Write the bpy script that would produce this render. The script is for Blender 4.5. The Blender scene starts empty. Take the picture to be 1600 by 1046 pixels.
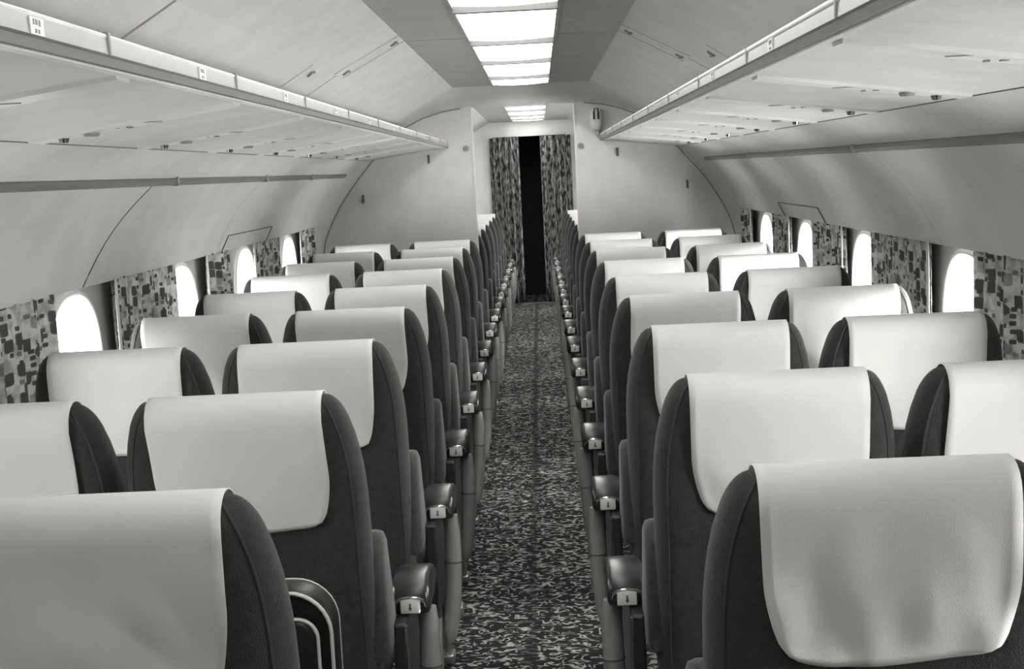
import bpy, bmesh, math, random
from mathutils import Vector, Matrix, noise
random.seed(7)
scn = bpy.context.scene
COL = scn.collection
PI = math.pi

# ------------------------------------------------------------------ camera
CAM = Vector((0.0875, 0.0, 1.54))
YAW, PITCH, ROLL, FPX = -0.0257, 0.1237, 0.0485, 2052.0
fwd = Vector((math.sin(YAW)*math.cos(PITCH), math.cos(YAW)*math.cos(PITCH), -math.sin(PITCH)))
rgt = Vector((math.cos(YAW), -math.sin(YAW), 0))
dwn = fwd.cross(rgt)
ir = rgt*math.cos(ROLL) + dwn*math.sin(ROLL)
idn = -rgt*math.sin(ROLL) + dwn*math.cos(ROLL)
cd = bpy.data.cameras.new('camera')
cd.sensor_width = 36.0
cd.sensor_fit = 'HORIZONTAL'
cd.lens = 36.0*FPX/1600.0
cd.clip_start = 0.02
cam = bpy.data.objects.new('camera', cd)
COL.objects.link(cam)
m = Matrix((ir, -idn, -fwd)).transposed().to_4x4()
m.translation = CAM
cam.matrix_world = m
scn.camera = cam

# ------------------------------------------------------------------ world and exposure
SKY = 38.0
SUN_DIR = (0.85, -0.35, 0.4)
SUN_SIDE = 0.78
LAMP = 5.0
w = bpy.data.worlds.new('overcast_sky')
scn.world = w
w.use_nodes = True
bg = w.node_tree.nodes['Background']
bg.inputs[0].default_value = (1.0, 0.995, 0.98, 1)
# bright haze, a little stronger towards the veiled sun on one side
_nt = w.node_tree
_tc = _nt.nodes.new('ShaderNodeTexCoord')
_dp = _nt.nodes.new('ShaderNodeVectorMath'); _dp.operation = 'DOT_PRODUCT'
_dp.inputs[1].default_value = Vector(SUN_DIR).normalized()
_ma = _nt.nodes.new('ShaderNodeMath'); _ma.operation = 'MULTIPLY_ADD'
_ma.inputs[1].default_value = SKY*SUN_SIDE
_ma.inputs[2].default_value = SKY
_nt.links.new(_tc.outputs['Generated'], _dp.inputs[0])
_nt.links.new(_dp.outputs['Value'], _ma.inputs[0])
_nt.links.new(_ma.outputs[0], bg.inputs[1])
scn.view_settings.view_transform = 'Standard'
scn.view_settings.look = 'None'
scn.view_settings.gamma = 1.0
scn.view_settings.use_curve_mapping = False
scn.view_settings.exposure = 0.15
scn.cycles.max_bounces = 10
scn.cycles.diffuse_bounces = 6
scn.cycles.transparent_max_bounces = 12
scn.cycles.sample_clamp_indirect = 6.0
scn.cycles.use_denoising = True

# ------------------------------------------------------------------ materials
def g3(v):
    return (v, v*0.995, v*0.975, 1)
def new_mat(name):
    mt = bpy.data.materials.new(name)
    mt.use_nodes = True
    nt = mt.node_tree
    return mt, nt, nt.nodes['Principled BSDF']
def N(nt, typ, **kw):
    n = nt.nodes.new(typ)
    for k, v in kw.items():
        setattr(n, k, v)
    return n
def plain(name, v, rough=0.6, metal=0.0, var=0.06, scale=6.0, bump=0.0, bscale=250.0, spec=0.5, coat=0.0):
    mt, nt, b = new_mat(name)
    tc = N(nt, 'ShaderNodeTexCoord')
    nz = N(nt, 'ShaderNodeTexNoise')
    nz.inputs['Scale'].default_value = scale
    nz.inputs['Detail'].default_value = 4
    nt.links.new(tc.outputs['Object'], nz.inputs['Vector'])
    cr = N(nt, 'ShaderNodeValToRGB')
    cr.color_ramp.elements[0].position = 0.3
    cr.color_ramp.elements[1].position = 0.7
    cr.color_ramp.elements[0].color = g3(v*(1-var))
    cr.color_ramp.elements[1].color = g3(v*(1+var))
    nt.links.new(nz.outputs['Fac'], cr.inputs['Fac'])
    nt.links.new(cr.outputs['Color'], b.inputs['Base Color'])
    b.inputs['Roughness'].default_value = rough
    b.inputs['Metallic'].default_value = metal
    b.inputs['Specular IOR Level'].default_value = spec
    b.inputs['Coat Weight'].default_value = coat
    if bump:
        n2 = N(nt, 'ShaderNodeTexNoise')
        n2.inputs['Scale'].default_value = bscale
        n2.inputs['Detail'].default_value = 2
        nt.links.new(tc.outputs['Object'], n2.inputs['Vector'])
        bp = N(nt, 'ShaderNodeBump')
        bp.inputs['Strength'].default_value = bump
        bp.inputs['Distance'].default_value = 0.003
        nt.links.new(n2.outputs['Fac'], bp.inputs['Height'])
        nt.links.new(bp.outputs['Normal'], b.inputs['Normal'])
    return mt
M = {}
M['ceil_mid'] = plain('ceiling_paint_grey', 0.44, 0.55, bump=0.05)
M['ceil_light'] = plain('ceiling_paint_pale', 0.66, 0.5, bump=0.05)
M['wall_panel'] = plain('side_panel_vinyl', 0.56, 0.5, bump=0.08)
M['cove'] = plain('cove_vinyl', 0.62, 0.5, bump=0.08)
M['rack'] = plain('rack_underside', 0.66, 0.5, bump=0.06)
M['rib'] = plain('service_rib_plastic', 0.78, 0.3, bump=0.0)
M['rail'] = plain('rail_enamel', 0.27, 0.35, spec=0.5)
M['rail_dark'] = plain('rail_channel', 0.16, 0.5)
M['white'] = plain('white_enamel', 0.80, 0.3)
M['bulk'] = plain('partition_vinyl', 0.74, 0.5, bump=0.08)
M['ring'] = plain('arch_trim', 0.62, 0.45)
M['bar'] = plain('light_crossbar_paint', 0.16, 0.5)
M['seam'] = plain('seam_shadow_gap', 0.05, 0.8)
M['lower_wall'] = plain('window_wall', 0.48, 0.5)
M['reveal'] = plain('window_reveal', 0.82, 0.35)
M['fabric'] = plain('seat_fabric_dark', 0.036, 0.95, var=0.18, scale=60, bump=0.6, bscale=420, spec=0.15)
M['piping'] = plain('seat_piping', 0.055, 0.9, bump=0.4, bscale=500, spec=0.2)
M['bolster'] = plain('bolster_fabric', 0.055, 0.95, var=0.2, scale=60, bump=0.6, bscale=420, spec=0.15)
M['vinyl'] = plain('armrest_vinyl', 0.022, 0.28, spec=0.6)
M['metal'] = plain('satin_aluminium', 0.45, 0.35, metal=0.85, var=0.1)
M['chrome'] = plain('chrome', 0.75, 0.15, metal=1.0)
M['tube'] = plain('painted_tube', 0.27, 0.3, var=0.15, scale=12, spec=0.6)
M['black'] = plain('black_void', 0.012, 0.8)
M['bag'] = plain('bag_leatherette', 0.013, 0.42, spec=0.5, bump=0.1, bscale=90)
M['bag_pipe'] = plain('bag_white_piping', 0.75, 0.4)
M['lit_edge'] = plain('curtain_lit_edge', 0.78, 0.8)
M['mark'] = plain('printed_mark_grey', 0.28, 0.6)
M['grey_dark'] = plain('dark_grey_plastic', 0.10, 0.5)

def sheen(mt, v=0.5):
    b = mt.node_tree.nodes['Principled BSDF']
    b.inputs['Sheen Weight'].default_value = v
    b.inputs['Sheen Roughness'].default_value = 0.5
sheen(M['fabric'], 0.2); sheen(M['bolster'], 0.3)

def cloth_mat():
    mt, nt, b = new_mat('white_linen_cover')
    tc = N(nt, 'ShaderNodeTexCoord')
    nz = N(nt, 'ShaderNodeTexNoise')
    nz.inputs['Scale'].default_value = 5.0
    nt.links.new(tc.outputs['Object'], nz.inputs['Vector'])
    cr = N(nt, 'ShaderNodeValToRGB')
    cr.color_ramp.elements[0].color = g3(0.66)
    cr.color_ramp.elements[1].color = g3(0.78)
    nt.links.new(nz.outputs['Fac'], cr.inputs['Fac'])
    nt.links.new(cr.outputs['Color'], b.inputs['Base Color'])
    b.inputs['Roughness'].default_value = 0.9
    b.inputs['Specular IOR Level'].default_value = 0.15
    wv = N(nt, 'ShaderNodeTexNoise')
    wv.inputs['Scale'].default_value = 600
    nt.links.new(tc.outputs['Object'], wv.inputs['Vector'])
    bp = N(nt, 'ShaderNodeBump')
    bp.inputs['Strength'].default_value = 0.25
    bp.inputs['Distance'].default_value = 0.002
    nt.links.new(wv.outputs['Fac'], bp.inputs['Height'])
    nt.links.new(bp.outputs['Normal'], b.inputs['Normal'])
    return mt
M['cloth'] = cloth_mat()

def carpet_mat():
    mt, nt, b = new_mat('carpet_squiggle')
    tc = N(nt, 'ShaderNodeTexCoord')
    mp = N(nt, 'ShaderNodeMapping')
    mp.inputs['Scale'].default_value = (0.75, 1.0, 1.0)
    nt.links.new(tc.outputs['Object'], mp.inputs['Vector'])
    nz = N(nt, 'ShaderNodeTexNoise')
    nz.inputs['Scale'].default_value = 30
    nz.inputs['Detail'].default_value = 0.3
    nz.inputs['Distortion'].default_value = 1.0
    nt.links.new(mp.outputs['Vector'], nz.inputs['Vector'])
    a = N(nt, 'ShaderNodeMath', operation='SUBTRACT'); a.inputs[1].default_value = 0.5
    nt.links.new(nz.outputs['Fac'], a.inputs[0])
    ab = N(nt, 'ShaderNodeMath', operation='ABSOLUTE')
    nt.links.new(a.outputs[0], ab.inputs[0])
    line = N(nt, 'ShaderNodeMapRange')
    line.inputs['From Min'].default_value = 0.035
    line.inputs['From Max'].default_value = 0.075
    line.inputs['To Min'].default_value = 1.0
    line.inputs['To Max'].default_value = 0.0
    nt.links.new(ab.outputs[0], line.inputs['Value'])
    n2 = N(nt, 'ShaderNodeTexNoise')
    n2.inputs['Scale'].default_value = 38
    n2.inputs['Detail'].default_value = 1
    nt.links.new(mp.outputs['Vector'], n2.inputs['Vector'])
    br = N(nt, 'ShaderNodeMapRange')
    br.inputs['From Min'].default_value = 0.40
    br.inputs['From Max'].default_value = 0.52
    nt.links.new(n2.outputs['Fac'], br.inputs['Value'])
    mul = N(nt, 'ShaderNodeMath', operation='MULTIPLY')
    nt.links.new(line.outputs['Result'], mul.inputs[0])
    nt.links.new(br.outputs['Result'], mul.inputs[1])
    # woven dark centre line
    sp = N(nt, 'ShaderNodeSeparateXYZ')
    nt.links.new(tc.outputs['Object'], sp.inputs[0])
    cx = N(nt, 'ShaderNodeMath', operation='ABSOLUTE')
    nt.links.new(sp.outputs['X'], cx.inputs[0])
    cl = N(nt, 'ShaderNodeMapRange')
    cl.inputs['From Min'].default_value = 0.008
    cl.inputs['From Max'].default_value = 0.022
    cl.inputs['To Min'].default_value = 0.35
    nt.links.new(cx.outputs[0], cl.inputs['Value'])
    mul2 = N(nt, 'ShaderNodeMath', operation='MULTIPLY')
    nt.links.new(mul.outputs[0], mul2.inputs[0])
    nt.links.new(cl.outputs['Result'], mul2.inputs[1])
    mx = N(nt, 'ShaderNodeMixRGB')
    mx.inputs['Color1'].default_value = g3(0.022)
    mx.inputs['Color2'].default_value = g3(0.42)
    nt.links.new(mul2.outputs[0], mx.inputs['Fac'])
    nt.links.new(mx.outputs['Color'], b.inputs['Base Color'])
    b.inputs['Roughness'].default_value = 0.95
    b.inputs['Specular IOR Level'].default_value = 0.1
    n3 = N(nt, 'ShaderNodeTexNoise')
    n3.inputs['Scale'].default_value = 400
    nt.links.new(tc.outputs['Object'], n3.inputs['Vector'])
    bp = N(nt, 'ShaderNodeBump')
    bp.inputs['Strength'].default_value = 0.5
    bp.inputs['Distance'].default_value = 0.004
    nt.links.new(n3.outputs['Fac'], bp.inputs['Height'])
    nt.links.new(bp.outputs['Normal'], b.inputs['Normal'])
    return mt
M['carpet'] = carpet_mat()

def print_mat():
    """printed curtain cloth: loose rounded blocks in dark greys on a pale ground"""
    mt, nt, b = new_mat('block_print_curtain')
    uv = N(nt, 'ShaderNodeUVMap')
    def layer(scale, sx, sy, thr, keep, off):
        mp = N(nt, 'ShaderNodeMapping')
        mp.inputs['Scale'].default_value = (sx, sy, 1)
        mp.inputs['Location'].default_value = (off, off*1.7, 0)
        nt.links.new(uv.outputs['UV'], mp.inputs['Vector'])
        v = N(nt, 'ShaderNodeTexVoronoi')
        v.voronoi_dimensions = '2D'
        v.distance = 'MINKOWSKI'
        v.inputs['Exponent'].default_value = 5.0
        v.inputs['Scale'].default_value = scale
        v.inputs['Randomness'].default_value = 0.75
        nt.links.new(mp.outputs['Vector'], v.inputs['Vector'])
        r = N(nt, 'ShaderNodeMapRange')
        r.inputs['From Min'].default_value = thr
        r.inputs['From Max'].default_value = thr+0.06
        r.inputs['To Min'].default_value = 1
        r.inputs['To Max'].default_value = 0
        nt.links.new(v.outputs['Distance'], r.inputs['Value'])
        s = N(nt, 'ShaderNodeSeparateColor')
        nt.links.new(v.outputs['Color'], s.inputs[0])
        k = N(nt, 'ShaderNodeMapRange')
        k.inputs['From Min'].default_value = keep
        k.inputs['From Max'].default_value = keep+0.25
        nt.links.new(s.outputs['Red'], k.inputs['Value'])
        mu = N(nt, 'ShaderNodeMath', operation='MULTIPLY')
        nt.links.new(r.outputs['Result'], mu.inputs[0])
        nt.links.new(k.outputs['Result'], mu.inputs[1])
        return mu
    l1 = layer(18, 0.62, 1.0, 0.30, 0.25, 0.0)
    l2 = layer(36, 0.62, 1.2, 0.26, 0.45, 3.3)
    mx = N(nt, 'ShaderNodeMath', operation='MAXIMUM')
    nt.links.new(l1.outputs[0], mx.inputs[0])
    nt.links.new(l2.outputs[0], mx.inputs[1])
    nz = N(nt, 'ShaderNodeTexNoise')
    nz.inputs['Scale'].default_value = 22
    nz.inputs['Detail'].default_value = 3
    nt.links.new(uv.outputs['UV'], nz.inputs['Vector'])
    base = N(nt, 'ShaderNodeValToRGB')
    base.color_ramp.elements[0].position = 0.38
    base.color_ramp.elements[0].color = g3(0.40)
    base.color_ramp.elements[1].position = 0.58
    base.color_ramp.elements[1].color = g3(0.74)
    nt.links.new(nz.outputs['Fac'], base.inputs['Fac'])
    mix = N(nt, 'ShaderNodeMixRGB')
    mix.inputs['Color2'].default_value = g3(0.09)
    nt.links.new(mx.outputs[0], mix.inputs['Fac'])
    nt.links.new(base.outputs['Color'], mix.inputs['Color1'])
    nt.links.new(mix.outputs['Color'], b.inputs['Base Color'])
    b.inputs['Roughness'].default_value = 0.9
    b.inputs['Specular IOR Level'].default_value = 0.1
    tr = N(nt, 'ShaderNodeBsdfTranslucent')
    nt.links.new(mix.outputs['Color'], tr.inputs['Color'])
    ms = N(nt, 'ShaderNodeMixShader')
    ms.inputs[0].default_value = 0.22
    nt.links.new(b.outputs[0], ms.inputs[1])
    nt.links.new(tr.outputs[0], ms.inputs[2])
    nt.links.new(ms.outputs[0], nt.nodes['Material Output'].inputs['Surface'])
    return mt
M['print'] = print_mat()

def fleck_mat():
    mt, nt, b = new_mat('flecked_door_curtain')
    uv = N(nt, 'ShaderNodeUVMap')
    mp = N(nt, 'ShaderNodeMapping')
    mp.inputs['Scale'].default_value = (1.8, 0.45, 1)
    nt.links.new(uv.outputs['UV'], mp.inputs['Vector'])
    nz = N(nt, 'ShaderNodeTexNoise')
    nz.inputs['Scale'].default_value = 26
    nz.inputs['Detail'].default_value = 2
    nt.links.new(mp.outputs['Vector'], nz.inputs['Vector'])
    cr = N(nt, 'ShaderNodeValToRGB')
    cr.color_ramp.elements[0].position = 0.42
    cr.color_ramp.elements[0].color = g3(0.022)
    cr.color_ramp.elements[1].position = 0.60
    cr.color_ramp.elements[1].color = g3(0.34)
    nt.links.new(nz.outputs['Fac'], cr.inputs['Fac'])
    nt.links.new(cr.outputs['Color'], b.inputs['Base Color'])
    b.inputs['Roughness'].default_value = 0.9
    return mt
M['fleck'] = fleck_mat()

def emit_mat(name, s):
    mt, nt, b = new_mat(name)
    b.inputs['Base Color'].default_value = g3(0.8)
    b.inputs['Emission Color'].default_value = (1, 0.985, 0.95, 1)
    b.inputs['Emission Strength'].default_value = s
    return mt
M['diffuser'] = emit_mat('lit_diffuser', LAMP)

def glass_mat():
    mt, nt, b = new_mat('window_acrylic')
    nt.nodes.remove(b)
    t = N(nt, 'ShaderNodeBsdfTransparent')
    t.inputs[0].default_value = (0.95, 0.95, 0.94, 1)
    gl = N(nt, 'ShaderNodeBsdfGlossy')
    gl.inputs['Roughness'].default_value = 0.05
    fr = N(nt, 'ShaderNodeLayerWeight')
    pw = N(nt, 'ShaderNodeMath', operation='POWER'); pw.inputs[1].default_value = 4.0
    nt.links.new(fr.outputs['Facing'], pw.inputs[0])
    mu = N(nt, 'ShaderNodeMath', operation='MULTIPLY_ADD'); mu.inputs[1].default_value = 0.4; mu.inputs[2].default_value = 0.05
    nt.links.new(pw.outputs[0], mu.inputs[0])
    ms = N(nt, 'ShaderNodeMixShader')
    nt.links.new(mu.outputs[0], ms.inputs[0])
    nt.links.new(t.outputs[0], ms.inputs[1])
    nt.links.new(gl.outputs[0], ms.inputs[2])
    nt.links.new(ms.outputs[0], nt.nodes['Material Output'].inputs['Surface'])
    return mt
M['glass'] = glass_mat()

# ------------------------------------------------------------------ helpers
def mesh(name, verts, faces, mat, smooth=False, uvs=None):
    me = bpy.data.meshes.new(name)
    me.from_pydata([tuple(v) for v in verts], [], faces)
    me.materials.append(M[mat] if isinstance(mat, str) else mat)
    if smooth:
        for p in me.polygons:
            p.use_smooth = True
    if uvs:
        ul = me.uv_layers.new(name='UVMap')
        for lp in me.loops:
            ul.data[lp.index].uv = uvs[lp.vertex_index]
    me.update()
    return me
def fix_normals(me):
    b = bmesh.new(); b.from_mesh(me)
    bmesh.ops.recalc_face_normals(b, faces=b.faces)
    b.to_mesh(me); b.free()
    return me
def link(name, me, parent=None, loc=None):
    o = bpy.data.objects.new(name, me)
    COL.objects.link(o)
    if parent is not None:
        o.parent = parent
    if loc is not None:
        o.location = loc
    return o
def tag(o, label, cat=None, group=None, kind=None):
    o['label'] = label
    if cat: o['category'] = cat
    if group: o['group'] = group
    if kind: o['kind'] = kind
    return o
def struct(name, me, label, cat):
    o = link(name, me)
    tag(o, label, cat, kind='structure')
    return o
def empty(name, loc=(0, 0, 0)):
    o = bpy.data.objects.new(name, None)
    o.empty_display_size = 0.1
    COL.objects.link(o)
    o.location = loc
    return o
class MB:
    """collects pieces of ONE part"""
    def __init__(s): s.v = []; s.f = []
    def add(s, v, f):
        k = len(s.v); s.v += [tuple(p) for p in v]; s.f += [tuple(i+k for i in q) for q in f]; return s
    def box(s, x0, x1, y0, y1, z0, z1):
        v = [(x, y, z) for x in (x0, x1) for y in (y0, y1) for z in (z0, z1)]
        return s.add(v, [(0,1,3,2),(4,6,7,5),(0,4,5,1),(2,3,7,6),(0,2,6,4),(1,5,7,3)])
    def tube(s, pts, r, n=8, closed=False, rads=None):
        pts = [Vector(p) for p in pts]
        k = len(pts); v = []; f = []
        up = None
        for i, p in enumerate(pts):
            a = pts[(i-1) % k] if (closed or i > 0) else p
            b = pts[(i+1) % k] if (closed or i < k-1) else p
            t = (b-a).normalized()
            if up is None:
                up = Vector((0, 0, 1)) if abs(t.z) < 0.9 else Vector((0, 1, 0))
            e1 = (up - t*up.dot(t)).normalized(); e2 = t.cross(e1); up = e1
            rr = rads[i] if rads else r
            for j in range(n):
                c = 2*PI*j/n
                v.append(p + e1*(math.cos(c)*rr) + e2*(math.sin(c)*rr))
        for i in range(k if closed else k-1):
            for j in range(n):
                a, b = i*n, ((i+1) % k)*n
                f.append((a+j, a+(j+1) % n, b+(j+1) % n, b+j))
        if not closed:
            f.append(tuple(reversed(range(n)))); f.append(tuple((k-1)*n+j for j in range(n)))
        return s.add(v, f)
    def disc(s, c, axis, r, depth, n=16, r2=None):
        c = Vector(c); a = Vector(axis).normalized()
        return s.tube([c, c+a*depth], r, n, rads=[r, r2 if r2 is not None else r])
    def rbox(s, x0, x1, y0, y1, z0, z1, r, seg=3):
        b = bmesh.new()
        bmesh.ops.create_cube(b, size=1)
        for q in b.verts:
            q.co = Vector(((x0+x1)/2+q.co.x*(x1-x0), (y0+y1)/2+q.co.y*(y1-y0), (z0+z1)/2+q.co.z*(z1-z0)))
        bmesh.ops.bevel(b, geom=list(b.edges), offset=r, segments=seg, profile=0.5, affect='EDGES')
        b.verts.index_update()
        s.add([q.co[:] for q in b.verts], [[q.index for q in f.verts] for f in b.faces]); b.free()
        return s
    def prism_x(s, prof, x0, x1):
        """profile of (y,z) extruded along x"""
        n = len(prof)
        v = [(x0, y, z) for y, z in prof] + [(x1, y, z) for y, z in prof]
        f = [tuple(range(n)), tuple(reversed(range(n, 2*n)))]
        f += [(i, i+n, (i+1) % n+n, (i+1) % n) for i in range(n)]
        return s.add(v, f)
    def prism_y(s, prof, y0, y1):
        """profile of (x,z) extruded along y"""
        n = len(prof)
        v = [(x, y0, z) for x, z in prof] + [(x, y1, z) for x, z in prof]
        f = [tuple(range(n)), tuple(reversed(range(n, 2*n)))]
        f += [(i, i+n, (i+1) % n+n, (i+1) % n) for i in range(n)]
        return s.add(v, f)
    def me(s, name, mat, smooth=False, bevel=0.0):
        m_ = mesh(name, s.v, s.f, mat)
        b = bmesh.new(); b.from_mesh(m_)
        bmesh.ops.recalc_face_normals(b, faces=b.faces)
        if bevel:
            ed = [e for e in b.edges if len(e.link_faces) == 2 and e.calc_face_angle(0) > 0.6]
            bmesh.ops.bevel(b, geom=ed, offset=bevel, segments=2, profile=0.5, affect='EDGES', clamp_overlap=True)
        b.to_mesh(m_); b.free()
        if smooth:
            for p in m_.polygons: p.use_smooth = True
            if hasattr(m_, 'set_sharp_from_angle'):
                m_.set_sharp_from_angle(angle=math.radians(45))
        return m_
def strip_me(name, a, b, y0, y1, mat, th=0.006, out=1):
    """flat panel between section points a=(x,z), b=(x,z), from y0 to y1, thickness away from the cabin"""
    ax, az = a; bx, bz = b
    d = Vector((bx-ax, 0, bz-az)).normalized()
    n = Vector((-d.z, 0, d.x))*th*out
    v = [(ax, y0, az), (ax, y1, az), (bx, y1, bz), (bx, y0, bz)]
    v += [tuple(Vector(p)+n) for p in v]
    me = mesh(name, v, [(0,1,2,3),(7,6,5,4),(0,4,5,1),(1,5,6,2),(2,6,7,3),(3,7,4,0)], mat)
    return fix_normals(me)

ORD = ['first', 'second', 'third', 'fourth', 'fifth', 'sixth', 'seventh', 'eighth', 'ninth']
# ------------------------------------------------------------------ cabin section (x >= 0 half)
YR, YB, YE, Y0 = 8.70, 9.05, 15.2, -1.8      # arch start, partition, far wall, rear wall
ZC = 2.10
LW = 0.178                                     # half width of the light strip
C1 = (0.447, ZC); C2 = (0.715, 1.96); C3 = (0.98, 1.80); C4 = (1.09, 1.655)
RACK_O = (1.06, 1.657); DADO = (1.188, 1.563); WPB = (1.385, 1.235)
XW = 1.43                                      # window wall
WIN_ALL = [1.72, 2.92, 4.17, 5.45, 6.65, 7.81, 10.15, 11.35, 12.55, 13.75]
def WIN(s): return [y for y in WIN_ALL if s > 0 or y > 1.0]      # rearmost windows left out to keep the nearest seats dimmer

# floor
fl = struct('floor', MB().box(-1.6, 1.6, Y0, YE+1.2, -0.05, 0).me('floor', 'carpet'), 'dark carpet with pale squiggles running down the aisle', 'carpet')

# ceiling: backing plus separate panels with open seams
cm = MB()
for s in (-1, 1):
    pts = [(0.0, ZC+0.03), (C1[0], ZC+0.03), (C2[0]+0.02, C2[1]+0.025), (C3[0]+0.02, C3[1]+0.025), (1.2, 1.64)]
    for a, b in zip(pts[:-1], pts[1:]):
        cm.add([(s*a[0], Y0, a[1]), (s*a[0], YE, a[1]), (s*b[0], YE, b[1]), (s*b[0], Y0, b[1])], [(0, 1, 2, 3)])
ceil = struct('ceiling', cm.me('ceiling', 'seam'), 'pale panelled cabin ceiling with a central light trough', 'ceiling')
def cpanels(a, b, seams, mat, gap):
    for s in (-1, 1):
        for k in range(len(seams)-1):
            y0 = seams[k]+gap/2; y1 = seams[k+1]-gap/2
            link('ceiling_panel', strip_me('ceiling_panel', (s*a[0], a[1]), (s*b[0], b[1]), y0, y1, mat, 0.012, out=s), ceil)
LWI = LW+0.012
cpanels((LWI, ZC), C1, [Y0, 2.4, 5.60, YR+0.02], 'ceil_mid', 0.012)
for s in (-1, 1):
    link('ceiling_panel', strip_me('ceiling_panel', (0, ZC), (s*LWI, ZC), Y0, -1.31, "ceil_mid", 0.012, out=s), ceil)
cpanels(C1, C2, [Y0, 2.4, 5.36, 5.58, YR+0.02], 'ceil_light', 0.022)
cpanels(C2, C3, [Y0, 3.03, 4.86, 5.42, YR+0.02], 'ceil_light', 0.018)
cpanels((LWI, ZC), C1, [YB+0.06, 12.0, YE], 'ceil_mid', 0.005)
cpanels(C1, C2, [YB+0.06, 12.0, YE], 'ceil_light', 0.005)
cpanels(C2, C3, [YB+0.06, 12.0, YE], 'ceil_light', 0.005)
cpanels(C3, C4, [Y0, 3.03, YR+0.02], 'ceil_mid', 0.006)
cpanels(C3, C4, [YB+0.06, YE], 'ceil_mid', 0.006)
# little latches on the hatch strips
latch = MB().box(-0.016, 0.016, -0.004, 0.004, -0.006, 0).box(0.008, 0.016, -0.012, 0.012, -0.007, 0).me('latch', 'mark')
for s in (-1, 1):
    for t in (0.12, 0.88):
        for y in (5.47,):
            p = Vector((C1[0]+(C2[0]-C1[0])*t, y, C1[1]+(C2[1]-C1[1])*t-0.002))
            o = link('latch', latch, ceil, (s*p.x, p.y, p.z)); o.rotation_euler = (0, s*0.48, 0.4*s)
    p = Vector((C2[0]+(C3[0]-C2[0])*0.12, 4.98, C2[1]+(C3[1]-C2[1])*0.12-0.002))
    o = link('latch', latch, ceil, (s*p.x, p.y, p.z)); o.rotation_euler = (0, s*0.55, 0.6*s)

# light troughs
def light_strip(y0, y1, bars, label):
    t = empty('ceiling_light', (0, y0, ZC))
    tag(t, label, 'ceiling light')
    for s in (-1, 1):
        link('side_frame', MB().box(s*LW, s*(LW+0.014), 0, y1-y0, -0.004, 0.028).me('side_frame', 'ceil_mid'), t)
    ys = [y0] + bars + [y1]
    for k in range(len(ys)-1):
        a = ys[k]-y0+0.014; b = ys[k+1]-y0-0.014
        v = []; f = []
        n = 8
        for i in range(n+1):                     # gently bowed diffuser sheet
            x = -LW+2*LW*i/n
            z = 0.004-0.008*math.sin(PI*i/n)
            v += [(x, a, z), (x, b, z)]
        for i in range(n):
            f.append((2*i, 2*i+2, 2*i+3, 2*i+1))
        me = mesh('diffuser', v, f, 'diffuser', True)
        link('diffuser', me, t)
    for yb in bars:
        link('cross_bar', MB().box(-LW, LW, yb-y0-0.02, yb-y0+0.02, -0.020, 0.02).me('cross_bar', 'bar'), t)
    return t
BARS = [-0.6, 0.2, 1.1, 2.1, 3.3, 4.57, 5.76, 6.80, 7.92]
light_strip(-1.3, YR+0.02, BARS, 'long glowing ceiling light trough with crossbars above the seats before the partition')
light_strip(YB+0.15, YE-0.12, [10.3, 11.35, 12.35, 13.5, 14.4], 'glowing ceiling light trough beyond the partition, seen through the passage')

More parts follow.
